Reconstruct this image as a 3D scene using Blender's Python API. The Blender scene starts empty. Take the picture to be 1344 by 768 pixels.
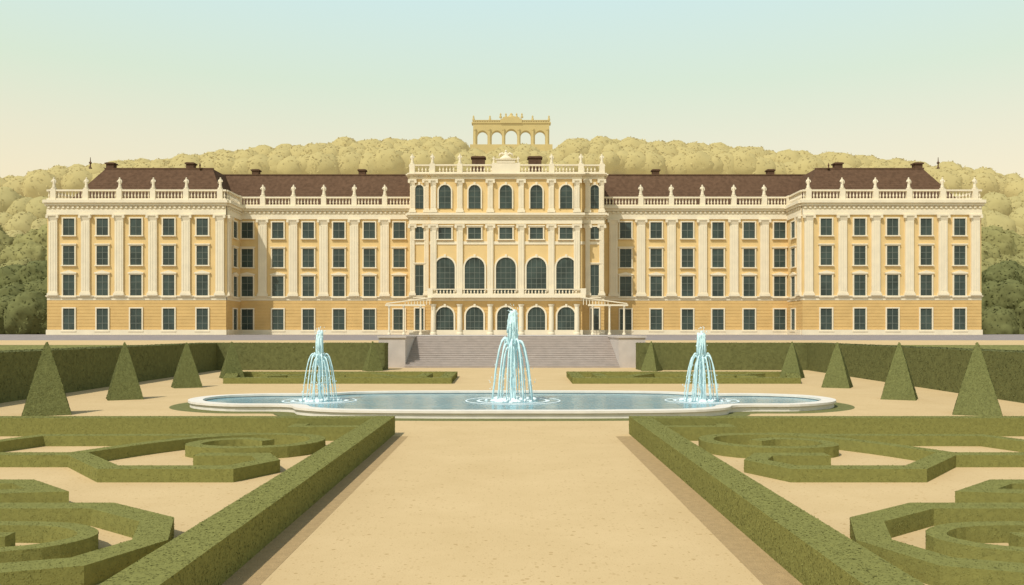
import bpy, bmesh, math, random
import numpy as np
from mathutils import Vector, noise
random.seed(7); np.random.seed(7)
scene=bpy.context.scene
col=scene.collection
# ---------------------------------------------------------------- materials
def mat(name,c,rough=0.9,var=0.12,scale=1.0,bump=0.0,bscale=20,spec=0.2,detail=5,c2=None,haze=0):
    m=bpy.data.materials.new(name); m.use_nodes=True
    nt=m.node_tree; N=nt.nodes; L=nt.links; b=N['Principled BSDF']
    b.inputs['Roughness'].default_value=rough
    b.inputs['Specular IOR Level'].default_value=spec
    if haze>0:   # distance haze imitated by a faint glow of the material itself
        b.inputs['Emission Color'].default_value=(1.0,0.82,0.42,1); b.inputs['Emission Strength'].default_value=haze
    tc=N.new('ShaderNodeTexCoord'); no=N.new('ShaderNodeTexNoise')
    no.inputs['Scale'].default_value=scale; no.inputs['Detail'].default_value=detail
    L.new(tc.outputs['Object'],no.inputs['Vector'])
    r=N.new('ShaderNodeValToRGB')
    lo=tuple(max(0,x*(1-var)) for x in c); hi=tuple(min(1,x*(1+var)) for x in (c2 or c))
    r.color_ramp.elements[0].position=0.3; r.color_ramp.elements[1].position=0.7
    r.color_ramp.elements[0].color=(*lo,1); r.color_ramp.elements[1].color=(*hi,1)
    L.new(no.outputs['Fac'],r.inputs['Fac']); L.new(r.outputs['Color'],b.inputs['Base Color'])
    if bump>0:
        n2=N.new('ShaderNodeTexNoise'); n2.inputs['Scale'].default_value=bscale; n2.inputs['Detail'].default_value=6
        L.new(tc.outputs['Object'],n2.inputs['Vector'])
        bp=N.new('ShaderNodeBump'); bp.inputs['Strength'].default_value=bump; bp.inputs['Distance'].default_value=0.05
        L.new(n2.outputs['Fac'],bp.inputs['Height']); L.new(bp.outputs['Normal'],b.inputs['Normal'])
    return m
M={}
M['wall']=mat('ochre_plaster',(0.72,0.525,0.245),var=0.06,scale=0.35,bump=0.15,bscale=6)
M['rust']=mat('rusticated_plaster',(0.66,0.445,0.18),var=0.07,scale=0.5,bump=0.2,bscale=5)
M['trim']=mat('cream_stone',(0.80,0.71,0.53),var=0.05,scale=0.6,bump=0.1,bscale=5)
M['roof']=mat('brown_roof_tiles',(0.128,0.076,0.047),var=0.2,scale=1.5,bump=0.3,bscale=4,rough=0.95,spec=0.05)
M['glass']=mat('window_glass',(0.045,0.066,0.058),rough=0.25,var=0.35,scale=0.4,spec=0.35)
M['mull']=mat('window_mullion',(0.17,0.19,0.16),var=0.05)
M['stone']=mat('grey_stone',(0.50,0.44,0.395),var=0.08,scale=1.2,bump=0.2,bscale=8)
M['nosing']=mat('darker_grey_stone',(0.40,0.345,0.315),var=0.08,scale=1.2)  # step edges in a darker grey than the steps
M['paving']=mat('grey_paving',(0.30,0.26,0.245),var=0.1,scale=0.8,bump=0.2,bscale=8)
M['hedge']=mat('clipped_hedge_leaves',(0.218,0.214,0.066),var=0.10,scale=7,bump=0.2,bscale=30,spec=0.05)
M['hedgetall']=mat('tall_hedge_leaves',(0.140,0.145,0.055),var=0.14,scale=3,bump=0.5,bscale=12,spec=0.05)
M['cone']=mat('topiary_leaves',(0.165,0.175,0.064),var=0.14,scale=8,bump=0.3,bscale=20,spec=0.05)
M['grass']=mat('lawn_grass',(0.18,0.18,0.062),var=0.2,scale=4,bump=0.4,bscale=40)
M['rim']=mat('pale_pool_stone',(0.77,0.71,0.62),var=0.06,scale=2)
M['jet']=mat('spray_water',(0.64,0.84,0.87),rough=0.3,var=0.08,scale=6,bump=0.3,bscale=10)
M['foam']=mat('water_foam',(0.80,0.90,0.91),rough=0.6,var=0.05,scale=6)
M['hedgeshade']=mat('painted_hedge_shade',(0.44,0.305,0.15),var=0.10,scale=6,bump=0.5,bscale=30)  # hedge shade on the path, painted as a darker ground colour
M['t0']=mat('near_tree_foliage',(0.145,0.150,0.058),var=0.22,scale=0.5,bump=0.4,bscale=2,spec=0.03)
M['t1']=mat('mid_tree_foliage',(0.25,0.235,0.09),var=0.13,scale=0.3,bump=0.3,bscale=1.5,spec=0.02,haze=0.04)  # this and the farther layers: haze painted in as paler colour and glow
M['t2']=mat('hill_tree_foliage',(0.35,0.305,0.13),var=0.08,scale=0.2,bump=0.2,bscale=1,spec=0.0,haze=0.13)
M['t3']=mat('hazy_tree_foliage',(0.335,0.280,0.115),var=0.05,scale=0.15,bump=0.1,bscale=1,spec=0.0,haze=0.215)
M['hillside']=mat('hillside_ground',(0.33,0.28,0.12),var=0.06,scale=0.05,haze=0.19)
M['glor']=mat('hazed_sandstone',(0.46,0.36,0.15),var=0.05,scale=0.2,haze=0.15)  # distance haze painted into the pale stone colour, plus glow
def sandmat():
    m=bpy.data.materials.new('sandy_gravel'); m.use_nodes=True
    nt=m.node_tree;N=nt.nodes;L=nt.links;b=N['Principled BSDF'];b.inputs['Roughness'].default_value=0.95
    b.inputs['Specular IOR Level'].default_value=0.05
    tc=N.new('ShaderNodeTexCoord')
    n=N.new('ShaderNodeTexNoise');n.inputs['Scale'].default_value=0.35;n.inputs['Detail'].default_value=8;n.inputs['Roughness'].default_value=0.7
    L.new(tc.outputs['Object'],n.inputs['Vector'])
    r=N.new('ShaderNodeValToRGB');r.color_ramp.elements[0].position=0.3;r.color_ramp.elements[1].position=0.7
    r.color_ramp.elements[0].color=(0.60,0.435,0.225,1);r.color_ramp.elements[1].color=(0.665,0.49,0.265,1)
    L.new(n.outputs['Fac'],r.inputs['Fac'])
    last=r.outputs['Color']
    for sc,th,am in ((4.0,0.16,0.5),(9.0,0.22,0.40),(22.0,0.3,0.25)):
        v=N.new('ShaderNodeTexVoronoi');v.inputs['Scale'].default_value=sc
        L.new(tc.outputs['Object'],v.inputs['Vector'])
        lt=N.new('ShaderNodeMath');lt.operation='LESS_THAN';lt.inputs[1].default_value=th
        L.new(v.outputs['Distance'],lt.inputs[0])
        sep=N.new('ShaderNodeSeparateColor');L.new(v.outputs['Color'],sep.inputs['Color'])
        g=N.new('ShaderNodeMath');g.operation='GREATER_THAN';g.inputs[1].default_value=0.6;L.new(sep.outputs[0],g.inputs[0])
        mu=N.new('ShaderNodeMath');mu.operation='MULTIPLY';L.new(lt.outputs[0],mu.inputs[0]);L.new(g.outputs[0],mu.inputs[1])
        mu2=N.new('ShaderNodeMath');mu2.operation='MULTIPLY';mu2.inputs[1].default_value=am;L.new(mu.outputs[0],mu2.inputs[0])
        mx=N.new('ShaderNodeMixRGB');mx.inputs['Color2'].default_value=(0.36,0.22,0.08,1)
        L.new(mu2.outputs[0],mx.inputs['Fac']);L.new(last,mx.inputs['Color1']); last=mx.outputs[0]
    L.new(last,b.inputs['Base Color'])
    n2=N.new('ShaderNodeTexNoise');n2.inputs['Scale'].default_value=25;n2.inputs['Detail'].default_value=6
    L.new(tc.outputs['Object'],n2.inputs['Vector'])
    bp=N.new('ShaderNodeBump');bp.inputs['Strength'].default_value=0.3;bp.inputs['Distance'].default_value=0.02
    L.new(n2.outputs['Fac'],bp.inputs['Height']);L.new(bp.outputs['Normal'],b.inputs['Normal'])
    return m
M['sand']=sandmat()
def watermat():
    m=mat('pool_water',(0.17,0.37,0.44),rough=0.15,var=0.10,scale=0.5,spec=0.3)
    nt=m.node_tree;N=nt.nodes;L=nt.links;b=N['Principled BSDF']
    tc=N.new('ShaderNodeTexCoord');n=N.new('ShaderNodeTexNoise');n.inputs['Scale'].default_value=2.5;n.inputs['Detail'].default_value=3
    L.new(tc.outputs['Object'],n.inputs['Vector']);bp=N.new('ShaderNodeBump');bp.inputs['Strength'].default_value=0.45;bp.inputs['Distance'].default_value=0.06
    L.new(n.outputs['Fac'],bp.inputs['Height']);L.new(bp.outputs['Normal'],b.inputs['Normal'])
    return m
M['water']=watermat()

# ---------------------------------------------------------------- mesh builder
class MB:
    def __init__(s): s.v=[]; s.f=[]
    def add(s,vs,fs):
        o=len(s.v); s.v.extend(vs); s.f.extend([tuple(i+o for i in f) for f in fs])
    def box(s,x0,x1,y0,y1,z0,z1):
        s.add([(x0,y0,z0),(x1,y0,z0),(x1,y1,z0),(x0,y1,z0),(x0,y0,z1),(x1,y0,z1),(x1,y1,z1),(x0,y1,z1)],
              [(0,3,2,1),(4,5,6,7),(0,1,5,4),(1,2,6,5),(2,3,7,6),(3,0,4,7)])
    def hexa(s,b,t):
        s.add(list(b)+list(t),[(0,3,2,1),(4,5,6,7),(0,1,5,4),(1,2,6,5),(2,3,7,6),(3,0,4,7)])
    def lathe(s,x,y,z,prof,seg=8,sx=1,sy=1):
        vs=[];fs=[];n=len(prof)
        for r,h in prof:
            for k in range(seg):
                a=2*math.pi*k/seg; vs.append((x+r*sx*math.cos(a),y+r*sy*math.sin(a),z+h))
        for i in range(n-1):
            for k in range(seg):
                k2=(k+1)%seg; fs.append((i*seg+k,i*seg+k2,(i+1)*seg+k2,(i+1)*seg+k))
        fs.append(tuple(range(seg))[::-1]); fs.append(tuple((n-1)*seg+k for k in range(seg)))
        s.add(vs,fs)
    def tube(s,pts,rad,seg=6):
        vs=[];fs=[];n=len(pts)
        for i,p in enumerate(pts):
            p=Vector(p); a=Vector(pts[max(0,i-1)]); b=Vector(pts[min(n-1,i+1)])
            t=(b-a).normalized(); u=t.cross(Vector((0.13,1,0.07))).normalized(); w=t.cross(u)
            for k in range(seg):
                an=2*math.pi*k/seg; q=p+(u*math.cos(an)+w*math.sin(an))*rad[i]; vs.append(tuple(q))
        for i in range(n-1):
            for k in range(seg):
                k2=(k+1)%seg; fs.append((i*seg+k,i*seg+k2,(i+1)*seg+k2,(i+1)*seg+k))
        fs.append(tuple(range(seg))[::-1]); fs.append(tuple((n-1)*seg+k for k in range(seg)))
        s.add(vs,fs)
    def obj(s,name,m,parent=None,smooth=False):
        me=bpy.data.meshes.new(name); me.from_pydata([tuple(a) for a in s.v],[],s.f)
        bm=bmesh.new(); bm.from_mesh(me); bmesh.ops.recalc_face_normals(bm,faces=bm.faces); bm.to_mesh(me); bm.free()
        me.materials.append(m)
        if smooth:
            for p in me.polygons: p.use_smooth=True
        o=bpy.data.objects.new(name,me); col.objects.link(o)
        if parent: o.parent=parent
        return o
def empty(name,loc=(0,0,0)):
    o=bpy.data.objects.new(name,None); col.objects.link(o); o.empty_display_size=1; o.location=loc; return o

def leaves(o,count,size,spread,name,m,jit=0.2,lift=0.0):
    me=o.data; me.calc_loop_triangles()
    V=np.array([v.co for v in me.vertices]); T=np.array([t.vertices for t in me.loop_triangles])
    A=V[T[:,0]];B=V[T[:,1]];C=V[T[:,2]]; n=np.cross(B-A,C-A); ar=np.linalg.norm(n,axis=1)/2; n/= (2*ar[:,None]+1e-9)
    w=ar.copy(); w[n[:,2]<-0.5]=0
    w/=w.sum()
    idx=np.random.choice(len(T),count,p=w); r1=np.sqrt(np.random.rand(count,1)); r2=np.random.rand(count,1)
    P=A[idx]*(1-r1)+B[idx]*r1*(1-r2)+C[idx]*r1*r2; nn=n[idx]
    P=P+nn*(lift+np.random.rand(count,1)*spread)
    d=nn+np.random.normal(0,jit,(count,3)); d/=np.linalg.norm(d,axis=1)[:,None]
    u=np.cross(d,np.random.normal(0,1,(count,3))); u/=np.linalg.norm(u,axis=1)[:,None]; w2=np.cross(d,u)
    s=(size*(0.6+0.8*np.random.rand(count,1)))
    q=np.stack([P-u*s,P+w2*s*0.6,P+u*s,P-w2*s*0.6],1).reshape(-1,3)
    me2=bpy.data.meshes.new(name); k=count
    me2.vertices.add(4*k); me2.vertices.foreach_set('co',q.astype(np.float32).ravel())
    me2.loops.add(4*k); me2.loops.foreach_set('vertex_index',np.arange(4*k,dtype=np.int32))
    me2.polygons.add(k); me2.polygons.foreach_set('loop_start',np.arange(0,4*k,4,dtype=np.int32)); me2.polygons.foreach_set('loop_total',np.full(k,4,dtype=np.int32))
    me2.update(calc_edges=True); me2.materials.append(m)
    ob=bpy.data.objects.new(name,me2); col.objects.link(ob); ob.parent=o; return ob

# ---------------------------------------------------------------- ground
def sheet(name,m,x0,x1,y0,y1,z,parent=None):
    b=MB(); b.add([(x0,y0,z),(x1,y0,z),(x1,y1,z),(x0,y1,z)],[(0,1,2,3)]); return b.obj(name,m,parent)
sheet('ground',M['grass'],-3000,3000,-500,4000,-0.01)
sheet('gravel_court',M['sand'],-60,60,-30,95.2,0.0)
ter=empty('terrace')
def profile(name,m,pts,hole=True):
    b=MB()
    for (ya,za),(yb,zb) in zip(pts[:-1],pts[1:]):
        for x0,x1 in (((-330,-14.9),(14.9,330)) if hole else ((-330,330),)):
            b.add([(x0,ya,za),(x1,ya,za),(x1,yb,zb),(x0,yb,zb)],[(0,1,2,3)])
    return b.obj(name,m,ter)
profile('grass_bank',M['grass'],[(95,-0.05),(98,2.5)])
profile('sand_walk',M['sand'],[(98,2.5),(108,2.65),(117,2.86)])
profile('paved_forecourt',M['paving'],[(117,2.86),(135,3.3),(150,3.5)])
profile('paved_court',M['paving'],[(150,3.5),(215,3.5)],False)

# ---------------------------------------------------------------- staircase
st=empty('stone_staircase',(0,0,0))
b=MB(); n=18; D0=93.6; run=0.62; ZT=3.52
for i in range(n):
    y=D0+i*run; z1=ZT*(i+1)/n
    b.box(-12,12,y,D0+n*run+0.2 if i==n-1 else y+run+0.3,-0.1,z1)
b.obj('steps',M['stone'],st)
b=MB()
for i in range(n):
    y=D0+i*run; z1=ZT*(i+1)/n
    b.box(-11.99,11.99,y-0.05,y+0.02,z1-0.05,z1+0.004)
b.obj('step_nosings',M['nosing'],st)
b=MB()
for s in (-1,1):
    x0,x1=sorted((12.0*s,15.0*s))
    b.box(x0,x1,94.2,D0+n*run+0.2,-0.1,ZT-0.15)
    b.box(min(x0,x1)-0.12,max(x0,x1)+0.12,94.05,D0+n*run+0.2,ZT-0.16,ZT+0.05)
b.box(-15,15,D0+n*run+0.15,152,-0.1,ZT-0.003)
b.obj('flank_walls_and_landing',mat('light_stone',(0.52,0.465,0.42),var=0.07,scale=1,bump=0.15,bscale=8),st)

# ---------------------------------------------------------------- palace
pal=empty('palace',(0,0,0))
B={k:MB() for k in ('wall','rust','trim','roof','glass','mull','statue')}
class Fr:  # facade frame: local u (along wall), w (outwards), z
    def __init__(s,ox,oy,u,n): s.o=(ox,oy); s.u=u; s.n=n
    def p(s,u,w,z): return (s.o[0]+s.u[0]*u+s.n[0]*w, s.o[1]+s.u[1]*u+s.n[1]*w, z)
def fb(k,fr,u0,u1,w0,w1,z0,z1):
    P=fr.p
    B[k].hexa([P(u0,w1,z0),P(u1,w1,z0),P(u1,w0,z0),P(u0,w0,z0)],[P(u0,w1,z1),P(u1,w1,z1),P(u1,w0,z1),P(u0,w0,z1)])
def arch_pts(uc,r,zs,n=12): return [(uc+r*math.cos(math.pi*i/n),zs+r*math.sin(math.pi*i/n)) for i in range(n+1)]
def arch_window(fr,uc,wd,zb,zt,fw=0.28,p=0.10,rib=True,keystone=True):
    r=wd/2; zs=zt-r; P=fr.p
    pts=[(uc-r,zb),(uc+r,zb)]+arch_pts(uc,r,zs)
    nn=len(pts); vs=[P(a,p,z) for a,z in pts]+[P(a,-0.1,z) for a,z in pts]
    B['glass'].add(vs,[tuple(range(nn)),tuple(range(nn,2*nn))[::-1]]+[(i,(i+1)%nn,nn+(i+1)%nn,nn+i) for i in range(nn)])
    fb('trim',fr,uc-r-fw,uc-r,-0.05,p+0.16,zb,zs); fb('trim',fr,uc+r,uc+r+fw,-0.05,p+0.16,zb,zs)
    a=arch_pts(uc,r,zs); c=arch_pts(uc,r+fw,zs)
    for i in range(len(a)-1):
        B['trim'].hexa([P(a[i][0],p+0.16,a[i][1]),P(a[i+1][0],p+0.16,a[i+1][1]),P(c[i+1][0],p+0.16,c[i+1][1]),P(c[i][0],p+0.16,c[i][1])],
                       [P(a[i][0],-0.05,a[i][1]),P(a[i+1][0],-0.05,a[i+1][1]),P(c[i+1][0],-0.05,c[i+1][1]),P(c[i][0],-0.05,c[i][1])])
    if keystone: fb('trim',fr,uc-0.2,uc+0.2,0,p+0.3,zt-0.05,zt+fw+0.25)
    if rib:
        fb('mull',fr,uc-0.04,uc+0.04,p-0.02,p+0.05,zb,zt)
        k=max(2,int((zs-zb)/1.0))
        for i in range(1,k+1):
            z=zb+(zs-zb)*i/k; fb('mull',fr,uc-r,uc+r,p-0.02,p+0.045,z-0.04,z+0.04)
        if wd>2.5:
            for q in (-0.5,0.5): fb('mull',fr,uc+q*r-0.03,uc+q*r+0.03,p-0.02,p+0.04,zb,zs+r*0.8)
def window(fr,uc,wd,zb,zt,style=0,p=0.10):
    r=wd/2; fw=0.24
    fb('glass',fr,uc-r,uc+r,-0.1,p,zb,zt)
    fb('mull',fr,uc-0.05,uc+0.05,p-0.02,p+0.06,zb,zt)
    k=3 if zt-zb>3.5 else 2
    for i in range(1,k): 
        z=zb+(zt-zb)*i/k; fb('mull',fr,uc-r,uc+r,p-0.02,p+0.05,z-0.05,z+0.05)
    fb('trim',fr,uc-r-fw,uc-r,-0.05,p+0.15,zb,zt+fw); fb('trim',fr,uc+r,uc+r+fw,-0.05,p+0.15,zb,zt+fw)
    fb('trim',fr,uc-r,uc+r,-0.05,p+0.148,zt,zt+fw)
    fb('trim',fr,uc-r-fw-0.12,uc+r+fw+0.12,-0.05,p+0.28,zb-0.22,zb)
    if style>=1: fb('trim',fr,uc-r-fw-0.15,uc+r+fw+0.15,-0.05,p+0.30,zt+fw,zt+fw+0.2)
    if style==2:
        P=fr.p; a=r+fw+0.2; z=zt+fw+0.2
        B['trim'].add([P(uc-a,p+0.28,z),P(uc+a,p+0.28,z),P(uc,p+0.28,z+0.4),P(uc-a,0,z),P(uc+a,0,z),P(uc,0,z+0.4)],[(0,1,2),(3,5,4),(0,3,4,1),(1,4,5,2),(2,5,3,0)])
def pilaster(fr,uc,wd,zb,zt,p=0.35):
    r=wd/2
    fb('trim',fr,uc-r,uc+r,-0.05,p,zb+0.7,zt-1.1)
    fb('trim',fr,uc-r-0.22,uc+r+0.22,-0.05,p+0.22,zb,zb+0.4)
    fb('trim',fr,uc-r-0.1,uc+r+0.1,-0.05,p+0.1,zb+0.4,zb+0.7)
    P=fr.p; z0=zt-1.1;z1=zt-0.25
    B['trim'].hexa([P(uc-r,p,z0),P(uc+r,p,z0),P(uc+r,-0.05,z0),P(uc-r,-0.05,z0)],[P(uc-r-0.25,p+0.25,z1),P(uc+r+0.25,p+0.25,z1),P(uc+r+0.25,-0.05,z1),P(uc-r-0.25,-0.05,z1)])
    fb('trim',fr,uc-r-0.35,uc+r+0.35,-0.05,p+0.33,z1,zt)
    fb('trim',fr,uc-r-0.38,uc-r+0.05,p-0.1,p+0.36,z1-0.42,z1-0.02); fb('trim',fr,uc+r-0.05,uc+r+0.38,p-0.1,p+0.36,z1-0.42,z1-0.02)
    for q in (-0.45,0,0.45): fb('trim',fr,uc+q*r*1.3-0.07,uc+q*r*1.3+0.07,p-0.02,p+0.05,zb+0.9,zt-1.3)
def cornice(fr,u0,u1,z0,z1,p=0.5,dent=True):
    h=z1-z0
    fb('trim',fr,u0,u1,-0.3,p*0.35,z0,z0+h*0.35)
    fb('trim',fr,u0,u1,-0.3,p*0.22,z0+h*0.35,z0+h*0.62)
    fb('trim',fr,u0-p*0.3,u1+p*0.3,-0.3,p*0.75,z0+h*0.62,z0+h*0.80)
    fb('trim',fr,u0-p*0.6,u1+p*0.6,-0.3,p*1.15,z0+h*0.80,z1)
    if dent:
        n=int((u1-u0)/0.9)
        for i in range(n):
            u=u0+(i+0.5)*(u1-u0)/n; fb('trim',fr,u-0.2,u+0.2,0,p*0.55,z0+h*0.44,z0+h*0.60)
def balustrade(fr,u0,u1,z0,h,posts,w=0.25,k='trim'):
    fb(k,fr,u0,u1,-w-0.1,w,z0,z0+h*0.17); fb(k,fr,u0,u1,-w-0.1,w,z0+h*0.84,z0+h)
    n=int((u1-u0)/0.62)
    for i in range(n):
        u=u0+(i+0.5)*(u1-u0)/n
        if any(abs(u-q)<0.75 for q in posts): continue
        x,y,z=fr.p(u,-0.05,z0+h*0.17); H=h*0.67
        B[k].lathe(x,y,z,[(0.13,0),(0.08,0.1*H),(0.18,0.35*H),(0.08,0.7*H),(0.14,H)],6)
    for q in posts: fb(k,fr,q-0.5,q+0.5,-w-0.2,w+0.08,z0+0.01,z0+h+0.08)
def statue(x,y,z,h,lean=0):
    b=B['statue']; s=h
    b.box(x-0.17*s,x+0.17*s,y-0.15*s,y+0.15*s,z,z+0.1*s)
    b.lathe(x,y,z+0.1*s,[(0.16*s,0),(0.14*s,0.1*s),(0.11*s,0.3*s),(0.13*s,0.42*s),(0.11*s,0.5*s),(0.16*s,0.65*s),(0.12*s,0.70*s),(0.045*s,0.73*s)],8,1,0.75)
    b.lathe(x+0.01*s*lean,y,z+0.80*s,[(0.03*s,0),(0.068*s,0.04*s),(0.075*s,0.09*s),(0.05*s,0.15*s),(0.01*s,0.17*s)],8)
    d=1 if lean>=0 else -1
    b.tube([(x+0.12*s*d,y,z+0.76*s),(x+0.19*s*d,y-0.05*s,z+0.62*s),(x+0.10*s*d,y-0.13*s,z+0.56*s)],[0.045*s,0.038*s,0.03*s])
    b.tube([(x-0.12*s*d,y,z+0.76*s),(x-0.17*s*d,y-0.02*s,z+0.6*s),(x-0.15*s*d,y-0.06*s,z+0.45*s)],[0.045*s,0.038*s,0.03*s])
def rustication(fr,u0,u1,z0,z1):
    n=int(round((z1-z0)/0.62)); h=(z1-z0)/n
    for i in range(n): fb('rust',fr,u0,u1,-0.05,0.06,z0+i*h+0.04,z0+(i+1)*h-0.03)
CX=672
def U(px,s): return (px-CX)*s
def Zz(py,s): return 4+(436-py)*s
Zb=3.45
def wing_facade(D,x0,x1,wins,pils,r,statue_posts,W=15):
    s=D/1100; fr=Fr(0,D,(1,0),(0,-1)); u0,u1=U(x0,s),U(x1,s)
    fb('trim',fr,u0-0.1,u1+0.1,-0.2,0.3,Zb-0.3,Zz(436,s)+0.45)
    rustication(fr,u0,u1,Zz(436,s)+0.45,Zz(r['band'][1],s))
    cornice(fr,u0,u1,Zz(r['band'][1],s),Zz(r['band'][0],s),0.3,False)
    for i,(t,bm_) in enumerate(r['rows']):
        for wx in wins: window(fr,U(wx,s),W*s,Zz(bm_,s),Zz(t,s),style=[0,1,2,0][i])
    for px in pils: pilaster(fr,U(px,s),11*s,Zz(r['band'][0],s),Zz(r['ent'][1],s))
    cornice(fr,u0,u1,Zz(r['ent'][1],s),Zz(r['ent'][0],s),0.75)
    posts=[U(p,s) for p in statue_posts]
    zt=Zz(r['ent'][0],s); h=Zz(r['bal'],s)-zt
    balustrade(fr,u0,u1,zt,h,posts)
    for i,p in enumerate(posts): statue(p,D+0.1,zt+h+0.08,16*s,1 if i%2 else -1)
PV=dict(rows=[(287,309),(323,348),(361,389),(405,434)],band=(388,394),ent=(263,282),bal=249)
RC=dict(rows=[(292,313),(327,351),(363,390),(406,434)],band=(389,394.5),ent=(271,288),bal=258.5)
D1=157.0; D2=165.3; s1=D1/1100; s2=D2/1100
CM=675*2
Lw=[91,135,179,222,266]; Lp=[70.5,113,157,201,244.5,289]
wing_facade(D1,62,297,Lw,Lp,PV,Lp)
wing_facade(D1,CM-297,CM-62,[CM-x for x in Lw],[CM-x for x in Lp],PV,[CM-x for x in Lp])
Rw=[325,365,405,445,485,524]; Rp=[345,385,425,465,505]
wing_facade(D2,314,540,Rw,Rp,RC,Rp)
Rw2=[821,861,902,942,983,1023]; Rp2=[805,841,881,922,963,1003]
wing_facade(D2,790,1036,Rw2,Rp2,RC,Rp2[1:])
zc1=Zz(263,s1); zc2=Zz(271,s2)
xL0,xL1=U(62,s1),U(297,s1); xR0,xR1=U(CM-297,s1),U(CM-62,s1)
B['wall'].box(xL0,xL1,D1,D1+26,Zb-0.3,zc1-0.02); B['wall'].box(xR0,xR1,D1,D1+26,Zb-0.3,zc1-0.02)
B['wall'].box(xL1-1,U(545,s2),D2,D2+18,Zb-0.3,zc2-0.02); B['wall'].box(U(785,s2),xR0+1,D2,D2+18,Zb-0.3,zc2-0.02)
def side(frame,length,first):
    s=s1
    fb('trim',frame,0.3,length,-0.2,0.3,Zb-0.3,Zz(436,s)+0.45)
    rustication(frame,0.06,length,Zz(436,s)+0.45,Zz(394,s))
    cornice(frame,0.2,length,Zz(394,s),Zz(388,s),0.3,False)
    for u in first:
        for i,(t,bm_) in enumerate(PV['rows']): window(frame,u,15*s,Zz(bm_,s),Zz(t,s),style=[0,1,2,0][i])
    cornice(frame,0.4,length,Zz(282,s),Zz(263,s)-0.004,0.75)
    zt=Zz(263,s); h=Zz(249,s)-zt
    balustrade(frame,0.3,length,zt+0.003,h-0.006,[length-0.6])
for u,nx_ in ((xL1,1),(xR0,-1)):
    side(Fr(u,D1,(0,1),(nx_,0)),8.3,[4.6]); pilaster(Fr(u,D1,(0,1),(nx_,0)),1.2,11*s1,Zz(388,s1),Zz(282,s1))
side(Fr(xL0,D1,(0,1),(-1,0)),26,[3.5,9.7,15.9,22.1]); side(Fr(xR1,D1,(0,1),(1,0)),26,[3.5,9.7,15.9,22.1])
def hip(x0,x1,y0,y1,z0,z1,inx,iny):
    B['roof'].hexa([(x0,y0,z0),(x1,y0,z0),(x1,y1,z0),(x0,y1,z0)],[(x0+inx,y0+iny,z1),(x1-inx,y0+iny,z1),(x1-inx,y1-iny,z1),(x0+inx,y1-iny,z1)])
    B['roof'].box(x0+inx-0.15,x1-inx+0.15,y0+iny-0.15,y0+iny+0.2,z1-0.1,z1+0.18)
    n=16
    for i in range(1,n):
        t=i/n; B['roof'].box(x0+inx*t,x1-inx*t,y0+iny*t-0.03,y0+iny*t+0.15,z0+(z1-z0)*t-0.04,z0+(z1-z0)*t+0.03)
for m_ in (False,True):
    zr=4+(436-221)*164/1100
    x0=(88-672)*158.5/1100; x1=(294-672)*158.5/1100
    if m_: x0,x1=(CM-294-672)*158.5/1100,(CM-88-672)*158.5/1100
    hip(x0,x1,D1+1.6,D1+24.5,zc1-0.1,zr,4.3,6.0)
    for cx in (144,249):
        c=CM-cx if m_ else cx; X=(c-672)*167/1100; zt=4+(436-213)*167/1100
        B['roof'].box(X-0.75,X+0.75,167,168.4,zr-3,zt); B['roof'].box(X-0.95,X+0.95,166.8,168.6,zt-0.35,zt-0.1)
    c=CM-118 if m_ else 118; X=(c-672)*164/1100
    B['roof'].lathe(X,164.2,zr,[(0.35,0),(0.12,0.4),(0.12,0.9),(0.32,1.1),(0.1,1.4),(0.05,2.2)],8)
    c=CM-262 if m_ else 262; X=(c-672)*164/1100
    B['roof'].lathe(X,164.2,zr,[(0.3,0),(0.1,0.3),(0.2,0.6),(0.04,1.1)],8)
zr2=4+(436-230)*172/1100
for a,b_ in ((292,560),(770,1058)):
    X0,X1=(a-672)*s2,(b_-672)*s2
    B['roof'].hexa([(X0-6,D2+1.3,zc2-0.1),(X1+6,D2+1.3,zc2-0.1),(X1+6,D2+17,zc2-0.1),(X0-6,D2+17,zc2-0.1)],[(X0-6,172,zr2),(X1+6,172,zr2),(X1+6,D2+12,zr2),(X0-6,D2+12,zr2)])
    for i in range(1,15):
        t=i/15; B['roof'].box(X0-5.9,X1+5.9,D2+1.3+(172-D2-1.3)*t-0.03,D2+1.5+(172-D2-1.3)*t,zc2-0.1+(zr2-zc2)*t-0.04,zc2-0.1+(zr2-zc2)*t+0.04)
    B['roof'].box(X0-6,X1+6,171.8,172.2,zr2-0.1,zr2+0.15)
for cx in (335,475,861,1012):
    X=(cx-672)*174/1100; zt=4+(436-222)*174/1100
    B['roof'].box(X-0.7,X+0.7,174,175.3,zr2-1,zt); B['roof'].box(X-0.9,X+0.9,173.8,175.5,zt-0.35,zt-0.1)
# ---- central block
D3=157.2; D4=154.6; s3=D3/1100; s4=D4/1100
f3=Fr(0,D3,(1,0),(0,-1)); f4=Fr(0,D4,(1,0),(0,-1))
ztop=Zz(228,s3)
B['wall'].box(U(538,s3),U(793,s3),D3,D3+26,Zb-0.3,ztop-0.05)
ztop4=Zz(228,s4)
B['wall'].box(U(566,s4),U(764,s4),D4,D3+1,Zb-0.3,ztop4-0.05)
bays=[584,623,664,704,743]
def cz(z): return Zz(z,s4)
for (fr,s,x0,x1) in ((f3,s3,538,793),(f4,s4,566,764)):
    u0,u1=U(x0,s),U(x1,s)
    cornice(fr,u0,u1,Zz(235.5,s),Zz(228,s)-(0.01 if s==s3 else 0),0.7)
    cornice(fr,u0,u1,Zz(294,s),Zz(280,s),0.75)
    fb('trim',fr,u0,u1,-0.05,0.12,Zz(321,s),Zz(317,s))
    fb('trim',fr,u0-0.1,u1+0.1,-0.2,0.3,Zb-0.3,Zz(436,s)+0.4)
    cornice(fr,u0,u1,Zz(395,s),Zz(388,s),0.35,False)
    rustication(fr,u0,u1,Zz(436,s)+0.4,Zz(395,s))
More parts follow.
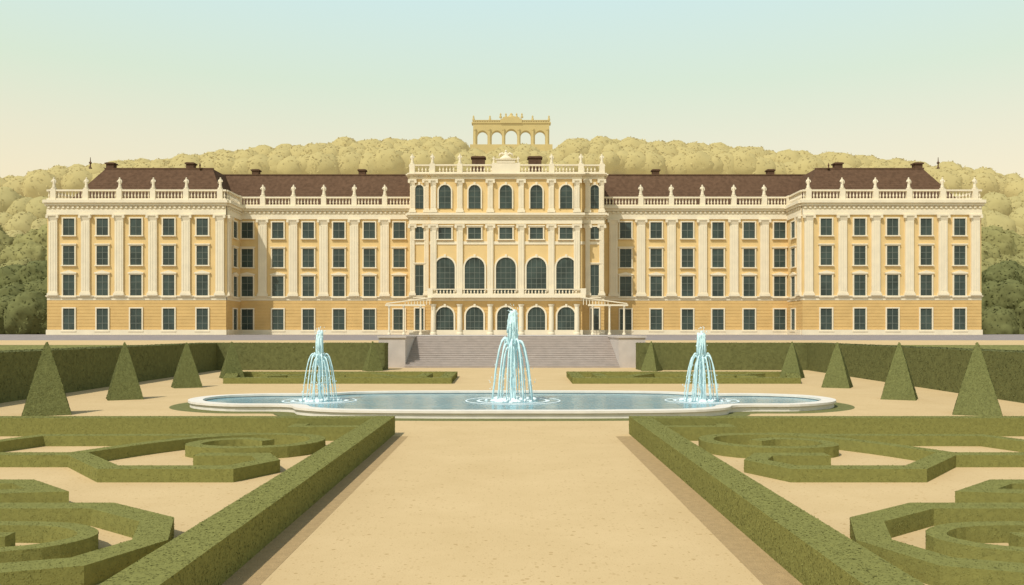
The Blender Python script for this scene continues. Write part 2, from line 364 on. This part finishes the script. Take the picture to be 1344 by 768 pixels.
for bx in bays:
    u=U(bx,s4)
    arch_window(f4,u,16*s4,cz(274),cz(243),0.25)
    window(f4,u,17*s4,cz(314),cz(299),1)
    arch_window(f4,u,26*s4,cz(387),cz(338),0.3)
    arch_window(f4,u,23*s4,cz(438),cz(403),0.3)
pl=[565+4,603.5,643.5,684,723.5,761-4]
for px in pl:
    u=U(px,s4)
    pilaster(f4,u,7*s4,cz(279),cz(236),0.3)
    pilaster(f4,u,8*s4,cz(388),cz(295),0.35)
    B['trim'].lathe(u,D4-0.35,Zb,[(0.62,0),(0.62,0.35),(0.46,0.5),(0.47,2.5),(0.42,5.2),(0.55,5.5),(0.62,5.7)],12)
for bx in (550.5,780.5):
    u=U(bx,s3)
    arch_window(f3,u,11*s3,Zz(274,s3),Zz(243,s3),0.22)
    window(f3,u,11*s3,Zz(314,s3),Zz(298,s3),0)
    window(f3,u,11*s3,Zz(390,s3),Zz(348,s3),1)
    window(f3,u,11*s3,Zz(434,s3),Zz(405,s3),0)
for px in (541.5,560,771,789.5):
    pilaster(f3,U(px,s3),6*s3,Zz(279,s3),Zz(236,s3),0.25); pilaster(f3,U(px,s3),6*s3,Zz(388,s3),Zz(295,s3),0.3)
B['trim'].box(U(562,s4),U(768,s4),D4-1.1,D4,cz(391),cz(388)+0.15)
fbal=Fr(0,D4-0.8,(1,0),(0,-1))
balustrade(fbal,U(563,s4),U(767,s4),cz(388)+0.15,1.05,[U(p,s4) for p in (565,603.5,643.5,684,723.5,765)],0.14)
posts=[U(p,s4) for p in (567.5,603.5,724,762.5)]
zb4=ztop4; hb=12*s4
balustrade(f4,U(566,s4),U(764,s4),zb4,hb,posts)
for i,p in enumerate(posts): statue(p,D4+0.1,zb4+hb+0.08,14*s4,1 if i%2 else -1)
for a,b_ in ((538,566),(764,793)): 
    q=[U(541,s3) if a==538 else U(790,s3)]
    balustrade(f3,U(a,s3),U(b_,s3),ztop,hb,q); statue(q[0],D3+0.1,ztop+hb+0.08,14*s3)
for sx,X in ((-1,U(538,s3)),(1,U(793,s3))):
    fs=Fr(X,D3,(0,1),(sx,0)); balustrade(fs,0.4,25,ztop+0.003,hb-0.006,[8,16,24.5]); cornice(fs,0.6,26,Zz(235.5,s3),ztop-0.02,0.7); cornice(fs,0.6,26,Zz(294,s3),Zz(280,s3)-0.01,0.75)
    arch_window(fs,4,11*s3,Zz(274,s3),Zz(243,s3),0.22)
uc=U(664,s4)
B['trim'].box(uc-2.6,uc+2.6,D4-0.3,D4+0.9,zb4,zb4+hb+0.25)
B['trim'].box(uc-1.7,uc+1.7,D4-0.35,D4+0.8,zb4+hb+0.25,zb4+hb+0.8)
B['trim'].box(uc-1.9,uc+1.9,D4-0.5,D4+0.9,zb4+hb+0.8,zb4+hb+1.0)
B['statue'].lathe(uc,D4+0.2,zb4+hb+1.0,[(1.2,0),(1.05,0.25),(0.7,0.5),(0.4,0.8),(0.36,1.1),(0.12,1.5)],10,1,0.5)
for d in (-1,1):
    B['statue'].tube([(uc+0.2*d,D4+0.2,zb4+hb+1.7),(uc+0.7*d,D4+0.2,zb4+hb+2.1),(uc+1.1*d,D4+0.2,zb4+hb+1.95),(uc+1.3*d,D4+0.2,zb4+hb+1.4)],[0.18,0.22,0.18,0.06])
    statue(uc+2.25*d,D4+0.2,zb4+hb+0.25,1.3,d)
B['statue'].lathe(uc,D4+0.2,zb4+hb+2.3,[(0.1,0),(0.2,0.15),(0.18,0.3),(0.05,0.45)],8)
for px in (628,702):
    X=(px-672)*168/1100; B['roof'].box(X-1.3,X+1.3,167.2,169,ztop-1,4+(436-206)*168/1100); B['roof'].box(X-1.5,X+1.5,167,169.2,4+(436-206)*168/1100-0.4,4+(436-206)*168/1100-0.15)
B['roof'].box(U(548,s3),U(783,s3),D3+2,D3+24,ztop-0.1,ztop+0.8)
# light side stairs: slender posts carrying the handrail that climbs to the balcony
for d in (-1,1):
    X=lambda px: (665+d*px-672)*s4
    for px in (112,134,153):
        zt=Zz(402,s4)
        B['trim'].lathe(X(px),D4-1.2,Zb,[(0.32,0),(0.32,0.3),(0.19,0.45),(0.16,zt-Zb-0.4),(0.28,zt-Zb-0.15),(0.28,zt-Zb)],10)
    a,b_=sorted((X(106),X(158)))
    B['trim'].box(a,b_,D4-1.5,D4-0.9,Zz(402,s4),Zz(402,s4)+0.3)
    a0,a1=X(96),X(157); y0=D4-1.45
    B['trim'].hexa([(a0,y0,Zz(391.5,s4)),(a1,y0,Zz(402,s4)+0.35),(a1,y0+0.3,Zz(402,s4)+0.35),(a0,y0+0.3,Zz(391.5,s4))],
                   [(a0,y0,Zz(390,s4)),(a1,y0,Zz(401,s4)+0.4),(a1,y0+0.3,Zz(401,s4)+0.4),(a0,y0+0.3,Zz(390,s4))])
    for q in range(9):
        px=100+q*4; t=(px-96)/61; zt=Zz(392+10*t,s4)+0.25*t
        B['trim'].lathe(X(px),D4-1.3,Zz(402,s4)+0.2,[(0.07,0),(0.07,max(0.05,zt-Zz(402,s4)-0.15))],6)
B['wall'].obj('walls',M['wall'],pal); B['rust'].obj('rusticated_base',M['rust'],pal); B['trim'].obj('stone_trim',M['trim'],pal)
B['roof'].obj('roofs_and_chimneys',M['roof'],pal); B['glass'].obj('window_panes',M['glass'],pal); B['mull'].obj('window_mullions',M['mull'],pal)
B['statue'].obj('roof_statues',M['trim'],pal,True)

# ---------------------------------------------------------------- hedges
def offset(pts,hw,closed=False):
    n=len(pts); L=[];R=[]
    for i in range(n):
        p=Vector(pts[i])
        if closed: a=Vector(pts[i-1]); c=Vector(pts[(i+1)%n])
        else: a=Vector(pts[max(0,i-1)]); c=Vector(pts[min(n-1,i+1)])
        d1=(p-a); d2=(c-p)
        if d1.length<1e-6:d1=d2
        if d2.length<1e-6:d2=d1
        d1=d1.normalized(); d2=d2.normalized()
        n1=Vector((-d1.y,d1.x)); n2=Vector((-d2.y,d2.x)); m=(n1+n2).normalized(); k=hw/max(0.45,m.dot(n1))
        L.append(p+m*k); R.append(p-m*k)
    return L,R
def hedge_poly(b,pts,w,h,closed=False,z0=-0.02):
    L,R=offset(pts,w/2,closed); n=len(pts); vs=[]
    for l,r in zip(L,R): vs+= [(l.x,l.y,z0),(r.x,r.y,z0),(l.x,l.y,h),(r.x,r.y,h)]
    fs=[]
    m=n if closed else n-1
    for i in range(m):
        a=4*i; c=4*((i+1)%n)
        fs+=[(a+2,a+3,c+3,c+2),(a,a+2,c+2,c),(a+1,c+1,c+3,a+3)]
    if not closed: fs+=[(0,1,3,2),(4*n-4,4*n-2,4*n-1,4*n-3)]
    b.add(vs,fs)
def scroll(P,k=4):   # smooth open curve through the points
    out=[];n=len(P)
    for i in range(n-1):
        p0,p1,p2,p3=[Vector(P[min(n-1,max(0,i+j-1))]) for j in range(4)]
        for j in range(k):
            t=j/k; q=0.5*((2*p1)+(p2-p0)*t+(2*p0-5*p1+4*p2-p3)*t*t+(3*p1-p0-3*p2+p3)*t**3); out.append((q.x,q.y))
    out.append(tuple(P[-1])); return out
A=[([(-20,25.1),(-13.0,25.1),(-10.9,22.6),(-7.6,22.6),(-6.95,23.9),(-7.5,25.0),(-9.4,25.0)],0.60),
   (scroll([(-13.2,25.2),(-12.0,27.6),(-10.6,29.3),(-8.8,30.0),(-7.1,29.5),(-6.6,28.2),(-7.3,26.9),(-9.0,26.5),(-10.3,27.1),(-10.2,28.2),(-9.1,28.7),(-8.2,28.2)]),0.50),
   ([(-23,28.0),(-17.2,28.0),(-16.6,29.6),(-11.0,29.7),(-9.2,30.1)],0.52),
   ([(-8.0,32.0),(-8.0,31.1),(-5.3,31.1)],0.55),
   ([(-24,22.2),(-18.5,25.0)],0.6)]
Bq=[([(-13,17.6),(-8.6,17.6),(-6.9,16.3),(-6.35,14.7),(-6.9,13.3),(-8.6,12.7),(-13,13.1)],0.60),
   (scroll([(-13,16.1),(-10.2,16.1),(-8.5,15.95),(-7.7,15.2),(-8.1,14.4),(-9.2,14.05),(-10.0,14.5),(-9.8,15.1),(-9.1,15.2)]),0.34),
   ([(-18,20.4),(-11.9,20.4),(-10.7,19.3),(-14,18.7)],0.55),
   ([(-10,11.8),(-7.6,11.4),(-6.7,10.6),(-6.4,9.2)],0.6)]
hl=M['hedge']
for s in (-1,1):
    mir=lambda P:[(p[0]*(-s),p[1]) for p in P]
    b=MB(); hedge_poly(b,mir([(-5.0,5),(-5.0,32.55),(-34,32.55)]),0.80,0.70); o=b.obj('clipped_hedge',hl)
    leaves(o,52000,0.022,0.006,'leaves',hl)
    b=MB()
    for i,(P,w_) in enumerate(A): hedge_poly(b,mir(P),w_,(0.36 if i!=3 else 0.5)+0.003*i)
    o=b.obj('parterre_hedge',hl); leaves(o,22000,0.022,0.006,'leaves',hl)
    b=MB()
    for i,(P,w_) in enumerate(Bq): hedge_poly(b,mir(P),w_,(0.36 if i!=1 else 0.33)+0.003*i)
    o=b.obj('parterre_hedge',hl); leaves(o,26000,0.016,0.006,'leaves',hl)
    b=MB()
    hedge_poly(b,mir([(-22,65.4),(-5.2,65.4),(-5.4,75),(-25,75)]),1.0,0.45,True)
    hedge_poly(b,mir([(-20,67.5),(-16,72.8),(-12,72.8),(-9.5,67.8),(-7.3,67.8),(-7.3,72.6)]),0.9,0.447)
    hedge_poly(b,mir([(-21.5,72.5),(-18,69),(-13.8,69.3)]),0.9,0.444)
    o=b.obj('parterre_hedge',hl); leaves(o,9000,0.05,0.02,'leaves',hl)
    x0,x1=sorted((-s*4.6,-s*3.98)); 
    sheet('hedge_shade_strip',M['hedgeshade'],x0,x1,2,32.15,0.004)  # flat strip coloured as the shade at the hedge foot
    b=MB(); hedge_poly(b,mir([(-28.6,20),(-32.4,89.4),(-13.4,89.4)]),2.6,2.85)
    o=b.obj('tall_clipped_hedge',M['hedgetall']); leaves(o,26000,0.06,0.03,'leaves',M['hedgetall'])
def topiary(x,y,w,h,rot):
    b=MB(); n=10; seg=4; sub=6
    vs=[];fs=[]
    for i in range(n+1):
        t=i/n; r=(w/2)*(1-t)**0.92+0.05
        for k in range(seg):
            a0=rot+math.pi/2*k; a1=a0+math.pi/2
            for j in range(sub):
                q=j/sub; px=math.cos(a0)*(1-q)+math.cos(a1)*q; py=math.sin(a0)*(1-q)+math.sin(a1)*q
                nz=1+0.025*noise.noise(Vector((x+px*3,y+py*3,t*6)))
                vs.append((px*r*nz,py*r*nz,t*h))
    m=seg*sub
    for i in range(n):
        for k in range(m): fs.append((i*m+k,i*m+(k+1)%m,(i+1)*m+(k+1)%m,(i+1)*m+k))
    fs.append(tuple(n*m+k for k in range(m)))
    b.add(vs,fs); o=b.obj('topiary_cone',M['cone']); o.location=(x,y,0)
    leaves(o,7000,0.034,0.015,'leaves',M['cone'])
for s in (-1,1):
    for x,y,w,h in ((22.7,40.9,2.85,3.5),(23.2,50.2,2.6,3.38),(23.6,60.8,2.6,3.24),(24.5,73.3,2.5,3.15),(14.4,86.6,2.3,3.05)):
        topiary(s*x,y,w,h,-math.pi/2+0.28*s)

# ---------------------------------------------------------------- pool
CY=45.6
half=[(0,-6.6),(4,-6.55),(8.0,-6.1),(10.0,-5.0),(10.7,-3.7),(12.0,-3.15),(14.4,-3.0),(16.5,-1.5),(17.3,0.7),(16.7,2.8),(14.6,4.0),(12.2,4.1),(10.8,4.7),(9.2,5.8),(5.5,6.4),(0,6.5)]
loop=half+[(-x,y) for x,y in half[-2:0:-1]]
def catmull(P,k=5):
    out=[];n=len(P)
    for i in range(n):
        p0,p1,p2,p3=[Vector(P[(i+j-1)%n]) for j in range(4)]
        for j in range(k):
            t=j/k; q=0.5*((2*p1)+(p2-p0)*t+(2*p0-5*p1+4*p2-p3)*t*t+(3*p1-p0-3*p2+p3)*t**3); out.append((q.x,q.y+CY))
    return out
O=catmull(loop)
pool=empty('fountain_pool')
b=MB(); hedge_poly(b,O,0.55,0.26,True); b.obj('stone_rim',M['rim'],pool)
b=MB(); hedge_poly(b,O,0.75,0.36,True,0.25); b.obj('rim_coping',M['rim'],pool)
L_,R_=offset(O,0.26,True)
inn=L_ if (max(p.x for p in L_)<max(p.x for p in R_)) else R_
b=MB(); b.add([(p.x,p.y,0.22) for p in inn],[tuple(range(len(inn)))]); b.obj('water',M['water'],pool)
L2,R2=offset(O,1.3,True); out=R2 if inn is L_ else L2
b=MB(); b.add([(p.x,p.y,0.004) for p in out],[tuple(range(len(out)))]); b.obj('grass_margin',M['grass'],pool)
def arc(b,a,r0,r1,z0,zp,z1,k,w,n=15,tp=0.3):
    pts=[];rad=[]
    for j in range(n):
        t=j/(n-1); r=r0+(r1-r0)*(t**0.72)
        if t<tp: z=z0+(zp-z0)*(1-((tp-t)/tp)**2)
        else: z=z1+(zp-z1)*(1-((t-tp)/(1-tp))**1.9)
        pts.append((r*math.cos(a),r*math.sin(a),max(0.0,z)))
        rad.append(w*k*(1+0.22*math.sin(j*2.1+a*7))*(1-0.55*t))
    b.tube(pts,rad,6)
def fountain(x,y,H,R):
    e=empty('fountain_jet',(x,y,0.22)); b=MB(); k=H/5.1
    zs=np.linspace(0,H*0.97,30)
    b.tube([(0.03*math.sin(z*4),0.02*math.cos(z*3),z) for z in zs],[k*(0.13+0.035*math.sin(i*1.3)+0.02*math.sin(i*2.9)+(0.09 if z>H*0.55 else 0)) for i,z in enumerate(zs)],10)
    for i in range(11):
        a=2*math.pi*i/11+0.2; zp=H*random.uniform(0.84,1.02)
        arc(b,a,0.05,0.30*k*random.uniform(0.7,1.2),H*0.7,zp,H*random.uniform(0.60,0.74),k,0.10,10,0.5)
    for ring,(n,rout,zp,z0,w) in enumerate(((11,R,0.66*H,0.48*H,0.068),(8,R*0.6,0.60*H,0.44*H,0.064))):
        for i in range(n):
            a=2*math.pi*(i+0.37*ring)/n+random.uniform(-0.1,0.1)
            arc(b,a,0.0,rout*random.uniform(0.9,1.08),z0,zp*random.uniform(0.94,1.04),0,k,w,15,0.26)
    b.obj('water_streams',M['jet'],e,True)
    b=MB()
    for i in range(300):
        a=random.uniform(0,6.28)
        if i<200: r=R*random.uniform(0.2,1.12); z=random.uniform(0.03,0.62)*H*(1-0.5*(r/R)**2)+0.03
        else: r=0.32*k*random.uniform(0.2,1.4); z=H*random.uniform(0.6,1.06)
        q=random.uniform(0.010,0.03)
        b.lathe(r*math.cos(a),r*math.sin(a),z,[(q*0.3,-q*1.5),(q,0),(q*0.3,q*1.5)],5)
    b.obj('droplets',M['foam'],e)
    b=MB()
    for i in range(70):
        a=random.uniform(0,6.28); r=R*random.uniform(0.0,1.25); q=random.uniform(0.10,0.24)*k
        b.lathe(r*math.cos(a),r*math.sin(a),0,[(q,0),(q*0.9,q*0.3),(q*0.4,q*0.6),(0.02,q*0.7)],8)
    b.obj('foam',M['foam'],e,True)
    b=MB()
    for rr_,wd in ((R*1.6,0.10),(R*2.15,0.05)):
        n=72
        vs=[];fs=[]
        for i in range(n):
            a=2*math.pi*i/n; w_=wd*(0.6+0.6*abs(math.sin(a*2.5+rr_)))
            vs+=[((rr_-w_)*math.cos(a),(rr_-w_)*math.sin(a),0.012),((rr_)*math.cos(a),(rr_)*math.sin(a),0.03),((rr_+w_)*math.cos(a),(rr_+w_)*math.sin(a),0.012)]
        for i in range(n):
            c=3*((i+1)%n);a_=3*i; fs+=[(a_,a_+1,c+1,c),(a_+1,a_+2,c+2,c+1)]
        b.add(vs,fs)
    b.obj('ripples',M['foam'],e,True)
fountain(0.05,46.2,5.1,1.2); fountain(-10.6,46.2,3.85,0.92); fountain(10.45,46.2,3.85,0.92)

# ---------------------------------------------------------------- hill, forest, gloriette
def ridge(x):
    a=abs(x)
    pts=[(0,104),(45,104),(110,101),(170,95),(230,89),(280,81),(420,62),(900,30)]
    for (p,q),(r,t) in zip(pts[:-1],pts[1:]):
        if a<=r: 
            k=(a-p)/(r-p); return q+(t-q)*k
    return 30
def terr(x,y):
    t=(y-205)/(500-205); t=max(0,min(1,t)); t=t*t*(3-2*t)
    return 3.4+(ridge(x)-3.4)*t
b=MB(); nx,ny=60,24
for j in range(ny+1):
    for i in range(nx+1):
        x=-900+1800*i/nx; y=205+(700-205)*j/ny; b.v.append((x,y,terr(x,y) if j else 3.3))
for j in range(ny):
    for i in range(nx): a=j*(nx+1)+i; b.f.append((a,a+1,a+nx+2,a+nx+1))
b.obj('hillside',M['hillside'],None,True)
variants=[]
for k in range(8):
    bm=bmesh.new(); bmesh.ops.create_icosphere(bm,subdivisions=4 if k<4 else 3,radius=1)
    off=Vector((k*7.3,k*3.1,0))
    for v in bm.verts:
        n=v.co.normalized(); d=1+0.14*noise.noise(n*2.2+off)+0.12*abs(noise.noise(n*5+off))+0.07*noise.noise(n*11+off)+0.05*noise.noise(n*23+off)
        v.co=n*d
    bm.verts.ensure_lookup_table()
    variants.append((np.array([v.co[:] for v in bm.verts]),np.array([[v.index for v in f.verts] for f in bm.faces]))); bm.free()
def forest(name,m,items,hi=False,lv=None):
    VS=[];FS=[];o=0
    for (x,y,z,r,rz) in items:
        V,F=variants[random.randrange(0,4) if hi else random.randrange(4,8)]
        a=random.uniform(0,6.28); c,s=math.cos(a),math.sin(a)
        W=np.stack([(V[:,0]*c-V[:,1]*s)*r+x,(V[:,0]*s+V[:,1]*c)*r+y,V[:,2]*rz+z],1); VS.append(W); FS.append(F+o); o+=len(V)
    V=np.concatenate(VS);F=np.concatenate(FS)
    me=bpy.data.meshes.new(name); me.vertices.add(len(V)); me.vertices.foreach_set('co',V.astype(np.float32).ravel())
    me.loops.add(len(F)*3); me.loops.foreach_set('vertex_index',F.astype(np.int32).ravel())
    me.polygons.add(len(F)); me.polygons.foreach_set('loop_start',np.arange(0,len(F)*3,3,dtype=np.int32)); me.polygons.foreach_set('loop_total',np.full(len(F),3,dtype=np.int32))
    me.update(calc_edges=True); me.materials.append(m); ob=bpy.data.objects.new(name,me); col.objects.link(ob)
    for p in me.polygons: p.use_smooth=True
    if lv: leaves(ob,lv[0],lv[1],lv[2],'leaf_clumps',m,0.45,-0.1)
    return ob
it=[]
for row,(y) in enumerate((500,490,478,465,450,432,412)):
    x=-560+row*5
    while x<560:
        r=random.uniform(6.0,9.0)
        if not(abs(x)<31 and y>450):
            g=terr(x,y); it.append((x,y+random.uniform(-4,4),g+(3.5 if abs(x)>31 else -1)+random.uniform(-1,1.5),r,r*0.9))
        x+=r*random.uniform(0.9,1.3)
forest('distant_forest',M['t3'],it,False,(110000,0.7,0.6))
it=[]
for row,(y,zz) in enumerate(((345,52),(335,43),(322,32),(310,22))):
    x=-400+row*4
    while x<400:
        r=random.uniform(6,9); it.append((x,y,zz+random.uniform(-2,3),r,r*1.05)); x+=r*random.uniform(0.9,1.2)
        if abs(x)<150: x=150
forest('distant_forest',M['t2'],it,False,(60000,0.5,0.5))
def side_rows(rows,lim,xin,rmin,rmax):
    it=[]
    for y,zz in rows:
        for s in (-1,1):
            x=xin
            while x<lim:
                r=random.uniform(rmin,rmax); it.append((s*x,y+random.uniform(-3,3),zz+random.uniform(-2,2),r,r*1.1)); x+=r*random.uniform(0.8,1.15)
    return it
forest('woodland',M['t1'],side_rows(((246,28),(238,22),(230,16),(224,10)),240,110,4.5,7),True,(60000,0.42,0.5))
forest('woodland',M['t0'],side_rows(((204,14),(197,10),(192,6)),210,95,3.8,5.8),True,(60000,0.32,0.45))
b=MB()
for s in (-1,1):
    x=94
    while x<210:
        b.tube([(s*x,191,3.3),(s*x+0.2,191,6),(s*x-0.1,191.5,9)],[0.45,0.35,0.22],7); x+=random.uniform(4,7)
b.obj('woodland_trunks',mat('bark',(0.09,0.065,0.04),var=0.2,scale=3),None)
gl=empty('gloriette_colonnade'); g=MB(); DG=486; sg=DG/1100
gx=lambda p:(p-672)*sg; gz=lambda p:4+(436-p)*sg
def gb(u0,u1,z0,z1,e=0): g.box(u0,u1,DG-e,DG+5+e,z0,z1)
arch=[633,652,671,690,709]
gb(gx(617),gx(725),gz(215),gz(190.5),2)
for i,a in enumerate(arch):
    r=(6.8 if i!=2 else 7.8)*sg; ztp=gz(162); zs=gz(178 if i!=2 else 177); uc=gx(a)
    P=arch_pts(uc,r,zs,12)
    for (u_,z_),(u2,z2) in zip(P[:-1],P[1:]):
        g.hexa([(u2,DG,z2),(u_,DG,z_),(u_,DG+5,z_),(u2,DG+5,z2)],[(u2,DG,ztp),(u_,DG,ztp),(u_,DG+5,ztp),(u2,DG+5,ztp)])
for i in range(6):
    a=621 if i==0 else arch[i-1]+(7.8 if i-1==2 else 6.8); c=721 if i==5 else arch[i]-(7.8 if i==2 else 6.8)
    gb(gx(a),gx(c),gz(191),gz(162))
    m_=(gx(a)+gx(c))/2; g.lathe(m_,DG-0.4,gz(190.5),[(0.9,0),(0.7,0.6),(0.6,8),(0.9,8.6),(0.95,9.2)],8)
gb(gx(619),gx(723),gz(162),gz(160.5),0.5)
for i in range(46):
    u=gx(621)+(gx(721)-gx(621))*i/45; g.box(u-0.25,u+0.25,DG-0.2,DG+0.3,gz(160.5),gz(158.5))
gb(gx(620),gx(722),gz(158.5),gz(157.6),0.3)
gb(gx(657),gx(685),gz(162),gz(156),0.8); gb(gx(660),gx(682),gz(156),gz(154),0.6)
g.lathe(gx(671),DG+3,gz(154),[(3,0),(2.4,1),(1,1.8),(0.9,2.6),(0.3,3.2)],8)
for p in (621.5,643,657,685,699,720.5,664,678):
    g.lathe(gx(p),DG+0.5,gz(157.6 if p in (621.5,643,699,720.5) else 154.5),[(0.8,0),(0.7,0.8),(0.4,1.6),(0.55,2),(0.15,2.8)],6)
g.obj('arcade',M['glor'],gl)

# ---------------------------------------------------------------- light
SEL,SAZ=math.radians(52),math.radians(38)
dx,dy,dz=math.cos(SEL)*math.sin(SAZ),math.cos(SEL)*math.cos(SAZ),-math.sin(SEL)
sun=bpy.data.lights.new('sun','SUN'); sun.energy=3.3; sun.angle=math.radians(0.5); sun.color=(1,0.955,0.86)
so=bpy.data.objects.new('sun',sun); col.objects.link(so); so.location=(-60,-60,120)
so.rotation_euler=Vector((dx,dy,dz)).to_track_quat('-Z','Y').to_euler()
w=bpy.data.worlds.new('World'); scene.world=w; w.use_nodes=True; nt=w.node_tree; N=nt.nodes; L=nt.links
for n in list(N): N.remove(n)
out=N.new('ShaderNodeOutputWorld'); bg1=N.new('ShaderNodeBackground'); bg2=N.new('ShaderNodeBackground'); ad=N.new('ShaderNodeAddShader')
sky=N.new('ShaderNodeTexSky'); sky.sky_type='NISHITA'; sky.sun_disc=False; sky.sun_elevation=SEL; sky.sun_rotation=math.radians(180+38)
sky.dust_density=2.0; sky.ozone_density=1.0
bg1.inputs['Strength'].default_value=0.05; L.new(sky.outputs[0],bg1.inputs['Color'])
tc=N.new('ShaderNodeTexCoord'); sp=N.new('ShaderNodeSeparateXYZ'); L.new(tc.outputs['Generated'],sp.inputs[0])
cr=N.new('ShaderNodeValToRGB'); L.new(sp.outputs['Z'],cr.inputs['Fac'])
e=cr.color_ramp.elements
e[0].position=0.0; e[0].color=(0.72,0.54,0.28,1); e[1].position=1.0; e[1].color=(0.09,0.12,0.14,1)
for p,c in ((0.15,(0.79,0.63,0.34)),(0.21,(0.72,0.65,0.40)),(0.28,(0.61,0.68,0.46)),(0.37,(0.56,0.71,0.63)),(0.6,(0.24,0.31,0.32))):
    k=e.new(p); k.color=(*c,1)
L.new(cr.outputs[0],bg2.inputs['Color']); bg2.inputs['Strength'].default_value=1.0
L.new(bg1.outputs[0],ad.inputs[0]); L.new(bg2.outputs[0],ad.inputs[1]); L.new(ad.outputs[0],out.inputs['Surface'])
# ---------------------------------------------------------------- camera
cam=bpy.data.cameras.new('camera'); co=bpy.data.objects.new('camera',cam); col.objects.link(co)
co.location=(0,0,4); co.rotation_euler=(math.radians(90),0,0); cam.sensor_width=36; cam.lens=36*1100/1344; cam.shift_y=(436-384)/1344
cam.clip_start=0.1; cam.clip_end=8000; scene.camera=co
scene.view_settings.view_transform='Standard'; scene.view_settings.look='None'; scene.view_settings.exposure=0; scene.view_settings.gamma=1
